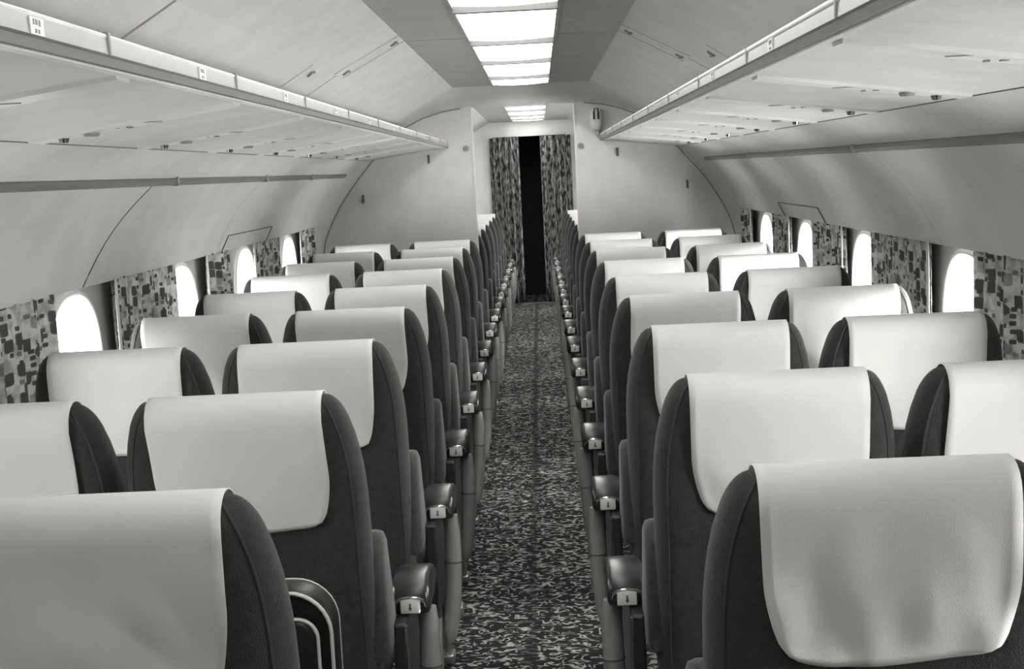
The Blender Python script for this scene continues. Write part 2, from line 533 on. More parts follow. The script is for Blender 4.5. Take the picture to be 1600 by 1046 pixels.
# side walls with window openings
def super_outline(n, hw, hh, e):
    pts = []
    for i in range(n):
        a = 2*PI*i/n
        c, s_ = math.cos(a), math.sin(a)
        pts.append((hw*math.copysign(abs(c)**(2/e), c), hh*math.copysign(abs(s_)**(2/e), s_)))
    return pts
WZ, WHW, WHH = 0.955, 0.225, 0.255
NOUT = 40
def rect_hit(y, z, ay, az0, az1):
    # scale direction (y,z) to the rectangle border
    k = 1e9
    if abs(y) > 1e-9: k = min(k, ay/abs(y))
    if z > 1e-9: k = min(k, az1/z)
    if z < -1e-9: k = min(k, az0/z)
    return (y*k, z*k)
def wall_side(s):
    b = MB()
    z0, z1 = 0.45, 1.262
    hb = 0.40
    edges = []
    prev = Y0
    for yc in WIN(s):
        b.add([(s*XW, prev, z0), (s*XW, yc-hb, z0), (s*XW, yc-hb, z1), (s*XW, prev, z1)], [(0, 1, 2, 3)])
        ol = super_outline(NOUT, WHW, WHH, 2.5)
        ring = []
        for (y, z) in ol:
            ry, rz = rect_hit(y, z, hb, z0-WZ, z1-WZ)
            ring.append((ry, rz))
        v = [(s*XW, yc+y, WZ+z) for y, z in ol] + [(s*XW, yc+y, WZ+z) for y, z in ring]
        f = [(i, (i+1) % NOUT, NOUT+(i+1) % NOUT, NOUT+i) for i in range(NOUT)]
        b.add(v, f)
        # fill rectangle corners
        for cy in (-hb, hb):
            for cz in (z0-WZ, z1-WZ):
                best = sorted(range(NOUT), key=lambda i: (ring[i][0]-cy)**2+(ring[i][1]-cz)**2)
                on_y = [i for i in best if abs(ring[i][0]-cy) < 1e-6][:1]
                on_z = [i for i in best if abs(ring[i][1]-cz) < 1e-6][:1]
                if on_y and on_z and on_y != on_z:
                    tri = [ring[on_y[0]], ring[on_z[0]], (cy, cz)]
                    b.add([(s*XW, yc+p[0], WZ+p[1]) for p in tri], [(0, 1, 2)])
        prev = yc+hb
    b.add([(s*XW, prev, z0), (s*XW, YE, z0), (s*XW, YE, z1), (s*XW, prev, z1)], [(0, 1, 2, 3)])
    # lower curve, and a plain side beyond the partition
    low = [(XW, z0), (1.41, 0.28), (1.35, 0.12), (1.28, 0.0)]
    for a, c in zip(low[:-1], low[1:]):
        b.add([(s*a[0], Y0, a[1]), (s*a[0], YE, a[1]), (s*c[0], YE, c[1]), (s*c[0], Y0, c[1])], [(0, 1, 2, 3)])
    # outer skin behind the upper panels
    bk_ = MB()
    up = [(XW, z1), (WPB[0]+0.04, WPB[1]+0.03), (DADO[0]+0.035, DADO[1]+0.02), (1.2, 1.64)]
    for a, c in zip(up[:-1], up[1:]):
        bk_.add([(s*a[0], Y0, a[1]), (s*a[0], YE, a[1]), (s*c[0], YE, c[1]), (s*c[0], Y0, c[1])], [(0, 1, 2, 3)])
    side = 'left' if s < 0 else 'right'
    o = struct('wall_'+side, b.me('wall_'+side, 'lower_wall'),
               'curved cabin side wall with windows on the '+('travel bag' if s < 0 else 'wall speaker')+' side', 'wall')
    link('panel_backing', bk_.me('panel_backing', 'seam'), o)
    # convex upper panels
    seams = [Y0, 1.9, 4.40, 6.15, YR+0.03] if s < 0 else [Y0, 2.1, 4.52, 6.3, YR+0.03]
    for k in range(len(seams)-1):
        gaps = [0.0, 0.0012, 0.0065 if s < 0 else 0.0012, 0.002, 0.0]
        ya, yb = seams[k]+gaps[k], seams[k+1]-gaps[k+1]
        v = []; f = []; n = 8
        for i in range(n+1):
            t = i/n
            x = DADO[0]+(WPB[0]-DADO[0])*t+0.022*math.sin(PI*t)
            z = DADO[1]+(WPB[1]-DADO[1])*t+0.012*math.sin(PI*t)
            sk = 0.24*t                              # the joints lean, as the panels do
            v += [(s*x, ya-(sk if k > 0 else 0), z), (s*x, yb-(sk if k < len(seams)-2 else 0), z)]
        x, z = WPB
        v += [(s*(x+0.05), ya-(0.24 if k > 0 else 0), z+0.012), (s*(x+0.05), yb-(0.24 if k < len(seams)-2 else 0), z+0.012)]
        for i in range(n+1):
            f.append((2*i, 2*i+1, 2*i+3, 2*i+2))
        link('wall_panel', mesh('wall_panel', v, f, 'wall_panel', False), o)
    # pale cove between dado and rack
    seams2 = [Y0, 2.2, 4.45, 6.2, YR+0.03]
    for k in range(4):
        v = []; f = []; n = 6
        ya, yb = seams2[k]+0.0012, seams2[k+1]-0.0012
        for i in range(n+1):
            t = i/n
            x = RACK_O[0]+(DADO[0]-RACK_O[0])*t+0.012*math.sin(PI*t)
            z = RACK_O[1]+(DADO[1]-RACK_O[1])*t+0.010*math.sin(PI*t)
            v += [(s*x, ya, z), (s*x, yb, z)]
        for i in range(n):
            f.append((2*i, 2*i+1, 2*i+3, 2*i+2))
        link('cove_panel', mesh('cove_panel', v, f, 'cove', True), o)
    # upper panels beyond the partition
    v = [(s*RACK_O[0], YB+0.05, RACK_O[1]), (s*RACK_O[0], YE, RACK_O[1]), (s*WPB[0], YE, WPB[1]), (s*WPB[0], YB+0.05, WPB[1])]
    link('wall_panel', mesh('wall_panel', v, [(0, 1, 2, 3)], 'wall_panel'), o)
    # small hatch outlined on the panel above a window
    hy0, hy1 = 6.05, 7.05
    def on_panel(y, t):
        return (s*(DADO[0]+(WPB[0]-DADO[0])*t+0.022*math.sin(PI*t)-0.002), y-0.24*t+0.2, DADO[1]+(WPB[1]-DADO[1])*t+0.012*math.sin(PI*t)-0.001)
    hb_ = MB().tube([on_panel(hy0, 0.99), on_panel(hy0, 0.80), on_panel(hy1, 0.80), on_panel(hy1, 0.99)], 0.003, 5)
    link('hatch_outline', hb_.me('hatch_outline', 'grey_dark'), o)
    return o
walls = {s: wall_side(s) for s in (-1, 1)}

# windows: deep pale reveal and a pane
wn = 0
for s in (-1, 1):
    for yc in WIN(s):
        wn += 1
        v = []; f = []
        prof = [(XW-0.004, 1.08), (XW-0.012, 1.05), (XW-0.010, 1.01), (XW+0.002, 0.985), (XW+0.02, 0.93), (XW+0.045, 0.86), (XW+0.06, 0.80), (XW+0.075, 0.80)]
        for (x, k) in prof:
            for (y, z) in super_outline(NOUT, WHW*k, WHH*k, 2.5):
                v.append((s*x, yc+y, WZ+z))
        for r in range(len(prof)-1):
            for i in range(NOUT):
                f.append((r*NOUT+i, r*NOUT+(i+1) % NOUT, (r+1)*NOUT+(i+1) % NOUT, (r+1)*NOUT+i))
        o = struct('window_%d' % wn, mesh('window', v, f, 'reveal', True),
                   'oval cabin window with pale surround, %s %s the partition, %s side' % (ORD[sum(1 for q in WIN(s) if yc < q < YB)] if yc < YB else ORD[sum(1 for q in WIN(s) if YB < q < yc)], 'counted back from' if yc < YB else 'beyond', 'bag' if s < 0 else 'speaker'), 'window')
        pv = [(s*(XW+0.07), yc+y, WZ+z) for y, z in super_outline(NOUT, WHW*0.805, WHH*0.805, 2.5)]
        link('pane', mesh('pane', pv, [tuple(range(NOUT))], 'glass'), o)

# dado rails
def dado(s, n):
    b = MB()
    prof = [(s*(DADO[0]-0.004), DADO[1]+0.012), (s*(DADO[0]-0.012), DADO[1]+0.006), (s*(DADO[0]-0.008), DADO[1]-0.004), (s*(DADO[0]+0.004), DADO[1]-0.016), (s*(DADO[0]+0.02), DADO[1])]
    b.prism_y(prof, Y0, YR+0.03)
    o = struct('trim_%d' % n, b.me('trim', 'rail_dark'), 'dark moulding rail along the side wall, %s side' % ('travel bag' if s < 0 else 'wall speaker'), 'moulding')
    for y in ((4.62, 6.15, 7.4) if s < 0 else (4.62, 6.9)):
        link('clip', MB().box(s*(DADO[0]-0.014), s*(DADO[0]+0.008), y-0.012, y+0.012, DADO[1]-0.018, DADO[1]+0.014).me('clip', 'rail'), o)
dado(-1, 1); dado(1, 2)

# arch ring before the partition
def wpt(t): return (DADO[0]+(WPB[0]-DADO[0])*t+0.022*math.sin(PI*t), DADO[1]+(WPB[1]-DADO[1])*t+0.012*math.sin(PI*t))
def cpt(t): return (RACK_O[0]+(DADO[0]-RACK_O[0])*t+0.012*math.sin(PI*t), RACK_O[1]+(DADO[1]-RACK_O[1])*t+0.010*math.sin(PI*t))
RA = [(1.28, 0), (1.35, 0.12), (1.43, 0.45), (1.43, 1.0), (1.428, 1.22), wpt(1), wpt(0.86), wpt(0.72), wpt(0.58), wpt(0.44), wpt(0.3), wpt(0.15), DADO, cpt(0.75), cpt(0.5), cpt(0.25), RACK_O, (0.98, 1.80), (0.85, 1.885), C2, (0.58, 2.03), C1, (0.2, ZC), (0, ZC)]
RB = [(1.26, 0), (1.33, 0.12), (1.41, 0.45), (1.425, 0.98), (1.40, 1.11), (1.378, 1.17), (1.352, 1.225), (1.32, 1.285), (1.285, 1.345), (1.247, 1.402), (1.205, 1.46), (1.155, 1.522), (1.10, 1.585), (1.075, 1.613), (1.05, 1.641), (1.025, 1.668), (1.00, 1.695), (0.90, 1.80), (0.80, 1.87), (0.68, 1.925), (0.55, 1.96), (0.42, 1.978), (0.2, 1.985), (0, 1.985)]
def mirror(pr): return [(-x, z) for x, z in pr] + [(x, z) for x, z in reversed(pr[:-1])]
def ring(n):
    A, B = mirror(RA), mirror(RB)
    k = len(A); v = []; f = []; steps = 8
    for j in range(steps+1):
        t = j/steps
        a = 1-math.cos(t*PI/2); yy = math.sin(t*PI/2)
        for (p, q) in zip(A, B):
            v.append((p[0]+(q[0]-p[0])*a, YR+(YB-YR)*yy, p[1]+(q[1]-p[1])*a))
    for j in range(steps):
        for i in range(k-1):
            f.append((j*k+i, j*k+i+1, (j+1)*k+i+1, (j+1)*k+i))
    return struct('trim_%d' % n, mesh('trim', v, f, 'ring', True), 'smooth pale arch moulding framing the partition', 'moulding')
ring(3)

# partition halves with the passage between them
PASS = 0.353
for s in (-1, 1):
    pts = [(x, z) for x, z in RB if x > PASS] + [(PASS, 1.98)]
    poly = [(x+0.012 if x > PASS else x, z+0.006) for x, z in pts] + [(PASS, 0)]
    b = MB().prism_y([(s*x, z) for x, z in poly], YB-0.01, YB+0.03)
    side = 'left' if s < 0 else 'right'
    o = struct('wall_front_'+side, b.me('wall_front_'+side, 'bulk'), 'pale partition beside the passage, %s side' % ('travel bag' if s < 0 else 'wall speaker'), 'partition')
    link('edge_bead', MB().tube([(s*x, YB-0.010, z) for x, z in RB if z > 0.4 and x > PASS], 0.0045, 6).me('edge_bead', 'mark', True), o)
    link('edge_strip', MB().box(s*(PASS-0.008), s*(PASS+0.004), YB-0.016, YB+0.036, 0.0, 1.985).me('edge_strip', 'white'), o)
# header closing the ceiling above the passage on the far side
struct('trim_4', MB().box(-1.2, 1.2, YB-0.005, YB+0.06, 1.986, 2.16).me('trim', 'ring'), 'pale header over the passage between the partition halves', 'moulding')

# far wall with doorway, dark vestibule beyond
b = MB().box(-1.6, -0.42, YE, YE+0.04, 0, 2.2).box(0.42, 1.6, YE, YE+0.04, 0, 2.2).box(-0.42, 0.42, YE, YE+0.04, 1.93, 2.2)
struct('wall_far', b.me('wall_far', 'bulk'), 'pale end wall with the curtained doorway', 'wall')
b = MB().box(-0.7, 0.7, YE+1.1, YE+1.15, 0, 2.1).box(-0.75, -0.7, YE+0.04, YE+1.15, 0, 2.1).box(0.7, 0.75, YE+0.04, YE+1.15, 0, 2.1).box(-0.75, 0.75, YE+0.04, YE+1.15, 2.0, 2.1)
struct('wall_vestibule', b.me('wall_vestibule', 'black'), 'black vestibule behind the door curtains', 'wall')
struct('trim_5', MB().box(-0.42, 0.42, YE-0.02, YE+0.06, 0, 0.012).me('trim', 'metal'), 'thin metal threshold strip across the far doorway', 'threshold')
struct('wall_rear', MB().box(-1.6, 1.6, Y0-0.05, Y0, -0.05, 2.25).me('wall_rear', 'bulk'), 'pale rear wall of the cabin', 'wall')

# ------------------------------------------------------------------ hat racks
RX, RZT, RZB = 0.533, 1.762, 1.719
RIBS = [2.12+0.80*k for k in range(8)]
def hat_rack(s):
    t = empty('hat_rack', (s*0.8, 0, 1.69))
    side = 'travel bag' if s < 0 else 'wall speaker'
    tag(t, 'long pale overhead hat rack with service ribs underneath, %s side' % side, 'luggage rack')
    def L(nm, me, par=None):
        o = link(nm, me, par if par is not None else t)
        if par is None: o.location = (-s*0.8, 0, -1.69)
        return o
    y0, y1 = Y0+0.02, YB-0.012
    # shelf: sloping underside with two long panels
    sh = MB().prism_y([(s*(RX+0.005), RZB+0.004), (s*RACK_O[0], RACK_O[1]), (s*RACK_O[0], RACK_O[1]+0.02), (s*(RX+0.005), RZB+0.03)], y0, y1)
    L('shelf', sh.me('shelf', 'rack'))
    # dark joint at the outer edge
    L('edge_joint', MB().tube([(s*(RACK_O[0]-0.002), y0, RACK_O[1]), (s*(RACK_O[0]-0.002), y1-0.1, RACK_O[1])], 0.0025, 5).me('edge_joint', 'grey_dark'))
    # rail: rounded glossy top, pale face
    prof = []
    for i in range(9):
        a = PI*i/8
        prof.append((s*(RX-0.006+0.0075*-math.cos(a)), RZT-0.0055+0.0055*math.sin(a)))
    prof += [(s*(RX+0.008), RZB+0.006), (s*(RX-0.012), RZB+0.011), (s*(RX-0.0155), RZB+0.014)]
    L('rail', MB().prism_y(prof, y0, y1).me('rail', 'rail', True))
    L('rail_channel', MB().prism_y([(s*(RX-0.012), RZB+0.012), (s*(RX+0.006), RZB+0.012), (s*(RX+0.006), RZB-0.001), (s*(RX-0.008), RZB-0.001)], y0, y1).me('rail_channel', 'rail_dark'))
    L('rail_lip', MB().prism_y([(s*(RX+0.002), RZB+0.002), (s*(RX+0.016), RZB+0.001), (s*(RX+0.014), RZB-0.006), (s*(RX+0.004), RZB-0.004)], y0, y1).me('rail_lip', 'white'))
    br = 0.0035 if s < 0 else 0.006
    L('rail_highlight', MB().tube([(s*(RX-0.011), y0, RZT-0.003), (s*(RX-0.011), y1-0.03, RZT-0.003)], br, 8).me('rail_highlight', 'white', True))  # white bead added as the highlight along the rail's top edge
    # end knob
    L('end_cap', MB().rbox(s*RX-0.02, s*RX+0.02, y1-0.035, y1-0.005, RZT-0.045, RZT+0.004, 0.008).me('end_cap', 'metal', True))
    # row placards and brackets along the rail
    for k in range(9):
        y = 1.63+0.80*k
        if y > y1-0.2: break
        pl = L('row_placard', MB().box(s*RX-s*0.0165, s*RX-s*0.012, y-0.022, y+0.022, RZT-0.029, RZT-0.008).me('row_placard', 'white'))
        mk = MB()
        for dy, z0, z1 in ((-0.012, -0.020, -0.013), (-0.003, -0.020, -0.013), (0.007, -0.021, -0.013), (-0.006, -0.030, -0.025), (0.004, -0.030, -0.025)):
            mk.box(s*RX-s*0.0172, s*RX-s*0.0162, y+dy-0.002, y+dy+0.003, RZT+z0+0.003, RZT+z1+0.003)
        link('placard_mark', mk.me('placard_mark', 'mark'), pl)
        L('bracket', MB().rbox(s*(RX-0.006)-0.0115, s*(RX-0.006)+0.0115, y+0.27, y+0.282, RZT-0.031, RZT+0.003, 0.003, 2).me('bracket', 'rail', True))
    # service ribs with reading lamp, air nozzle, slot and switch marks
    xa, xb = RX+0.035, RACK_O[0]-0.02
    def under(x): return RZB+0.004+(RACK_O[1]-RZB-0.004)*(x-RX-0.005)/(RACK_O[0]-RX-0.005)
    for y in RIBS:
        v = []; f = []; n = 14
        for i in range(n+1):
            x = xa+(xb-xa)*i/n
            hw = 0.055*(0.7+0.3*min(1, i/2))
            z = under(x)
            sk = 0.05*i/n
            v += [(s*x, y-hw+sk, z+0.002), (s*x, y-hw*0.8+sk, z-0.007), (s*x, y+hw*0.8+sk, z-0.007), (s*x, y+hw+sk, z+0.002)]
        for i in range(n):
            for j in range(3):
                f.append((4*i+j, 4*i+j+1, 4*i+5+j, 4*i+4+j))
        f += [(0, 1, 2, 3), (4*n, 4*n+3, 4*n+2, 4*n+1)]
        rb = L('service_rib', fix_normals(mesh('service_rib', v, f, 'rib')))
        def pos(fr): 
            x = xa+(xb-xa)*fr
            return Vector((s*x, y+0.05*fr, under(x)-0.007))
        p = pos(0.72)
        d = MB().disc(p, (0, 0, -1), 0.019, 0.007, 16, 0.015)
        link('reading_lamp', d.me('reading_lamp', 'mark', True), rb)
        p = pos(0.86)
        link('air_nozzle', MB().disc(p, (0, 0, -1), 0.013, 0.010, 12, 0.009).me('air_nozzle', 'chrome', True), rb)
        p = pos(0.55)
        link('call_switch', MB().box(p.x-0.022, p.x-0.014, p.y-0.006, p.y+0.006, p.z-0.003, p.z).box(p.x+0.004, p.x+0.016, p.y-0.008, p.y+0.006, p.z-0.003, p.z).me('call_switch', 'mark'), rb)
        p = pos(0.42)
        link('lamp_slot', MB().box(p.x-0.03, p.x+0.03, p.y-0.022, p.y-0.018, p.z-0.002, p.z).me('lamp_slot', 'mark'), rb)
    return t
hat_rack(-1); hat_rack(1)

# ------------------------------------------------------------------ window curtains
def drape(name, mat, path, z1, z0, folds, amp, gather, nrm, n=60, rows=10, slant=0.0, flare=0.0, th=0.002):
    """cloth sheet along a horizontal path (two points), folds towards nrm"""
    a, b = Vector(path[0]), Vector(path[1])
    nrm = Vector(nrm); L_ = (b-a).length; d = (b-a).normalized()
    v = []; uv = []; f = []
    ph = random.random()*6
    ph2 = random.random()*6
    for j in range(rows+1):
        t = j/rows
        z = z1+(z0-z1)*t
        for i in range(n+1):
            u = i/n
            wob = math.sin(2*PI*folds*u+ph)+0.45*math.sin(2*PI*folds*1.73*u+ph2+0.7*t)
            am = amp*(0.75+0.45*t)
            p = a+d*(L_*u + slant*t*(u if slant > 0 else (1-u))) + nrm*(wob*am)
            p += d*(0.25*amp*math.cos(2*PI*folds*u+ph)*1.2)
            v.append((p.x, p.y, z-0.004*abs(math.sin(2*PI*folds*u+ph))*(1-t)))
            uv.append((u*L_*gather, z))
    for j in range(rows):
        for i in range(n):
            q = j*(n+1)+i
            f.append((q, q+1, q+n+2, q+n+1))
    # thickness: offset copy
    me = mesh(name, v, f, mat, True, uv)
    return me
CX = 1.392
cur_l = [(3.05, 3.90, 6, 0.014), (4.47, 5.27, 5, 0.009), (5.72, 6.16, 4, 0.013), (6.70, 7.40, 5, 0.008), (8.00, 8.52, 4, 0.012)]
cur_r = [(3.00, 3.98, 6, 0.014), (4.43, 5.24, 3, 0.006), (5.70, 6.38, 5, 0.011), (6.90, 7.47, 4, 0.006), (8.15, 8.62, 4, 0.011)]
WHERE = ['behind the fourth window from the partition', 'between the third and fourth windows from the partition', 'between the second and third windows from the partition',
         'between the first and second windows from the partition', 'between the partition and its nearest window']
for s, lst in ((-1, cur_l), (1, cur_r)):
    for k, (ya, yb, fo, am) in enumerate(lst):
        sl = {(-1, 2): 0.10, (1, 0): -0.0}.get((s, k), 0.0)
        me = drape('window_curtain', 'print', ((s*CX, ya, 0), (s*CX, yb, 0)), 1.243, 0.60, fo, am, 1.35, (1, 0, 0), slant=sl)
        o = link('window_curtain', me)
        md = o.modifiers.new('cloth', 'SOLIDIFY'); md.thickness = 0.0015
        tag(o, 'block printed curtain %s, %s side' % (WHERE[k], 'bag' if s < 0 else 'speaker'), 'curtain', 'printed window curtains')
        if k > 0:                               # pale strip: light on the near edge, put into the colour
            hm = drape('lit_edge', 'lit_edge', ((s*(CX-0.012), ya-0.012, 0), (s*(CX-0.010), ya+0.022, 0)), 1.242, 0.60, 1, 0.002, 1.0, (1, 0, 0), n=6)
            ho = link('lit_edge', hm, o)
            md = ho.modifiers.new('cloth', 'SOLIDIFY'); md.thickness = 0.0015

# door curtains at the far end
for s, (xa, xb) in ((-1, (-0.45, -0.115)), (1, (0.125, 0.475))):
    me = drape('door_curtain', 'fleck', ((xa, YE-0.06, 0), (xb, YE-0.06, 0)), 1.925, 0.03, 5, 0.036, 1.4, (0, -1, 0), n=70, rows=10)
    o = link('door_curtain', me)
    md = o.modifiers.new('cloth', 'SOLIDIFY'); md.thickness = 0.002
    tag(o, 'dark flecked door curtain beside the black doorway, %s side' % ('travel bag' if s < 0 else 'wall speaker'), 'curtain', 'door curtains at the far end')

# ------------------------------------------------------------------ seats
ZT = 1.115; ZB = 0.42
SH = 0.235
def back_w(z):
    zs = ZT-SH
    if z > zs:
        t = min(1.0, (z-zs)/SH)
        return 0.180+0.066*math.sqrt(max(0, 1-t**2.1))
    return 0.246-0.006*((zs-z)/(zs-ZB))
def back_c(z):
    return 0.045+(ZT-z)*0.24+0.03*max(0, (0.75-z))
def back_t(z):
    return 0.050+0.020*min(1, (ZT-z)/0.35)
RT = 0.050
def back_y(x, z, side, floor_=0.0):
    """front (+1) or rear (-1) face of the backrest"""
    sv = min(1.0, max(0.0, (ZT-z)/RT))
    top = math.sqrt(max(0, 1-(1-sv)**2))
    e = min(1.0, max(0.0, (back_w(z)-abs(x))/0.050))
    ed = max(floor_, math.sqrt(max(0, 1-(1-e)**2)))
    crown = 1.0
    return back_c(z)+side*back_t(z)*top*ed*crown
def z_levels():
    zz = []
    for i in range(9):                       # rounded crest
        ph = PI/2*(1-i/8)
        zz.append(ZT-RT+RT*math.sin(ph))
    for i in range(1, 19):
        zz.append(ZT-RT+(ZB-ZT+RT)*i/18)
    return zz
def u_levels():
    us = [-1, -0.99, -0.965, -0.93, -0.88, -0.80, -0.7, -0.5, -0.25, 0]
    return us + [-q for q in reversed(us[:-1])]
def make_back():
    zz, us = z_levels(), u_levels()
    v = []; f = []
    nu = len(us)
    for side in (-1, 1):
        for z in zz:
            W = back_w(z)
            for u in us:
                v.append((u*W, back_y(u*W, z, side), z))
    k = len(zz)*nu
    for b_ in (0, k):
        for j in range(len(zz)-1):
            for i in range(nu-1):
                q = b_+j*nu+i
                f.append((q, q+1, q+nu+1, q+nu))
    j = (len(zz)-1)*nu
    for i in range(nu-1):
        f.append((j+i, j+i+1, k+j+i+1, k+j+i))
    me = mesh('backrest', v, f, 'fabric', True)
    b = bmesh.new(); b.from_mesh(me)
    bmesh.ops.remove_doubles(b, verts=b.verts, dist=0.0004)
    bmesh.ops.recalc_face_normals(b, faces=b.faces)
    b.to_mesh(me); b.free()
    for p in me.polygons: p.use_smooth = True
    return me
def make_piping():
    zz = [z for z in z_levels()[3:]]
    pts = []
    for s in (-1, 1):
        seq = []
        for z in zz:
            x = back_w(z)-0.024
            seq.append((s*x, back_y(x, z, -1)-0.0008, z))
        pts.append(seq)
    b = MB()
    for seq in pts: b.tube(seq, 0.0025, 5)
    return b.me('piping', 'piping', True)
def make_cover(var):
    """linen headrest cover: front flap, over the crest, long rear flap with drawn-in corners"""
    rnd = random.Random(40+var)
    off = [rnd.uniform(-10, 10) for _ in range(3)]
    hw = 0.176
    path = []
    for i in range(7):
        path.append(('f', 0.96+(ZT-RT-0.96)*i/6))
    for i in range(1, 12):
        a = PI*i/12
        path.append(('c', a))
    nr = 20
    drop = 0.285+rnd.uniform(-0.015, 0.015)
    zlow = ZT-drop
    for i in range(nr+1):
        path.append(('r', ZT-RT+(zlow-(ZT-RT))*i/nr))
    nu = 22
    v = []; uv = []; f = []
    skew = rnd.uniform(-0.012, 0.012)
    rnd_tap = rnd.uniform(0.018, 0.034)
    for j, (kd, q) in enumerate(path):
        for i in range(nu+1):
            u = -1+2*i/nu
            x = u*hw
            if kd == 'f':
                y = back_y(min(abs(x), 0.12), q, 1)+0.005; z = q
            elif kd == 'c':
                z0 = ZT-RT
                T = back_t(z0+RT*math.sin(q))
                y = back_c(z0+RT*math.sin(q))+(T+0.005)*math.cos(q); z = z0+(RT+0.005)*math.sin(q)
            else:
                t = (ZT-RT-q)/(ZT-RT-zlow)
                tap = 0.0 if t < 0.45 else ((t-0.45)/0.55)**1.8*rnd_tap
                x = u*(hw-tap)+skew*t
                y = back_y(min(abs(x), 0.12), q, -1)-0.006
                # slack folds growing to the hem
                nz = noise.noise(Vector((x*9+off[0], q*7+off[1], off[2])))
                n2 = noise.noise(Vector((x*22+off[1], q*11+off[2], off[0])))
                n3 = noise.noise(Vector(((x+0.6*q)*14+off[2], (q-0.5*x)*5+off[0], off[1])))
                y -= (0.016*t*(0.5+nz)+0.007*t*n2+0.009*min(1, 1.6*t)*max(0, n3))
                if abs(u) > 0.93 or t > 0.94: y -= 0.0018
                y += 0.004*t*abs(u)**3
                # hem: bottom corners rounded
                z = q
                if t > 0.86:
                    z += 0.014*abs(u)**8*(t-0.86)/0.14
                z += 0.004*math.sin(u*3+off[0])*t
            v.append((x, y, z)); uv.append((u, j/len(path)))
    for j in range(len(path)-1):
        for i in range(nu):
            q = j*(nu+1)+i
            f.append((q, q+1, q+nu+2, q+nu+1))
    # give the linen thickness
    me = mesh('headrest_cover', v, f, 'cloth', True, uv)
    fix_normals(me)
    b = bmesh.new(); b.from_mesh(me)
    bmesh.ops.solidify(b, geom=list(b.faces), thickness=-0.002)
    bmesh.ops.recalc_face_normals(b, faces=b.faces)
    b.to_mesh(me); b.free()
    for p in me.polygons: p.use_smooth = True
    return me
PARTS = {}
PARTS['back'] = make_back()
PARTS['piping'] = make_piping()
PARTS['cover'] = [make_cover(i) for i in range(6)]
PARTS['cushion'] = MB().rbox(-0.222, 0.222, 0.26, 0.70, 0.33, 0.46, 0.045, 4).me('seat_cushion', 'fabric', True)
def bolster(s, wide=0.249):
    prof = [(0.150, 0.50), (0.135, 0.66), (0.130, 0.75), (0.150, 0.785), (0.190, 0.795), (0.225, 0.775), (0.255, 0.70), (0.300, 0.60), (0.345, 0.50)]
    b = MB().prism_x(prof, s*0.186, s*wide)
    return b.me('side_bolster', 'bolster', True, bevel=0.018)
def armrest(s, aisle):
    if aisle:
        b = MB()
        prof = [(0.305, 0.556), (0.303, 0.60), (0.318, 0.628), (0.350, 0.640), (0.42, 0.636), (0.50, 0.618), (0.525, 0.595), (0.515, 0.572), (0.44, 0.556)]
        b.prism_x(prof, s*0.254, s*0.340)
        return b.me('armrest', 'vinyl', True, bevel=0.016)
    return MB().rbox(s*0.234-0.014, s*0.234+0.014, 0.36, 0.62, 0.56, 0.60, 0.012).me('armrest', 'vinyl', True)
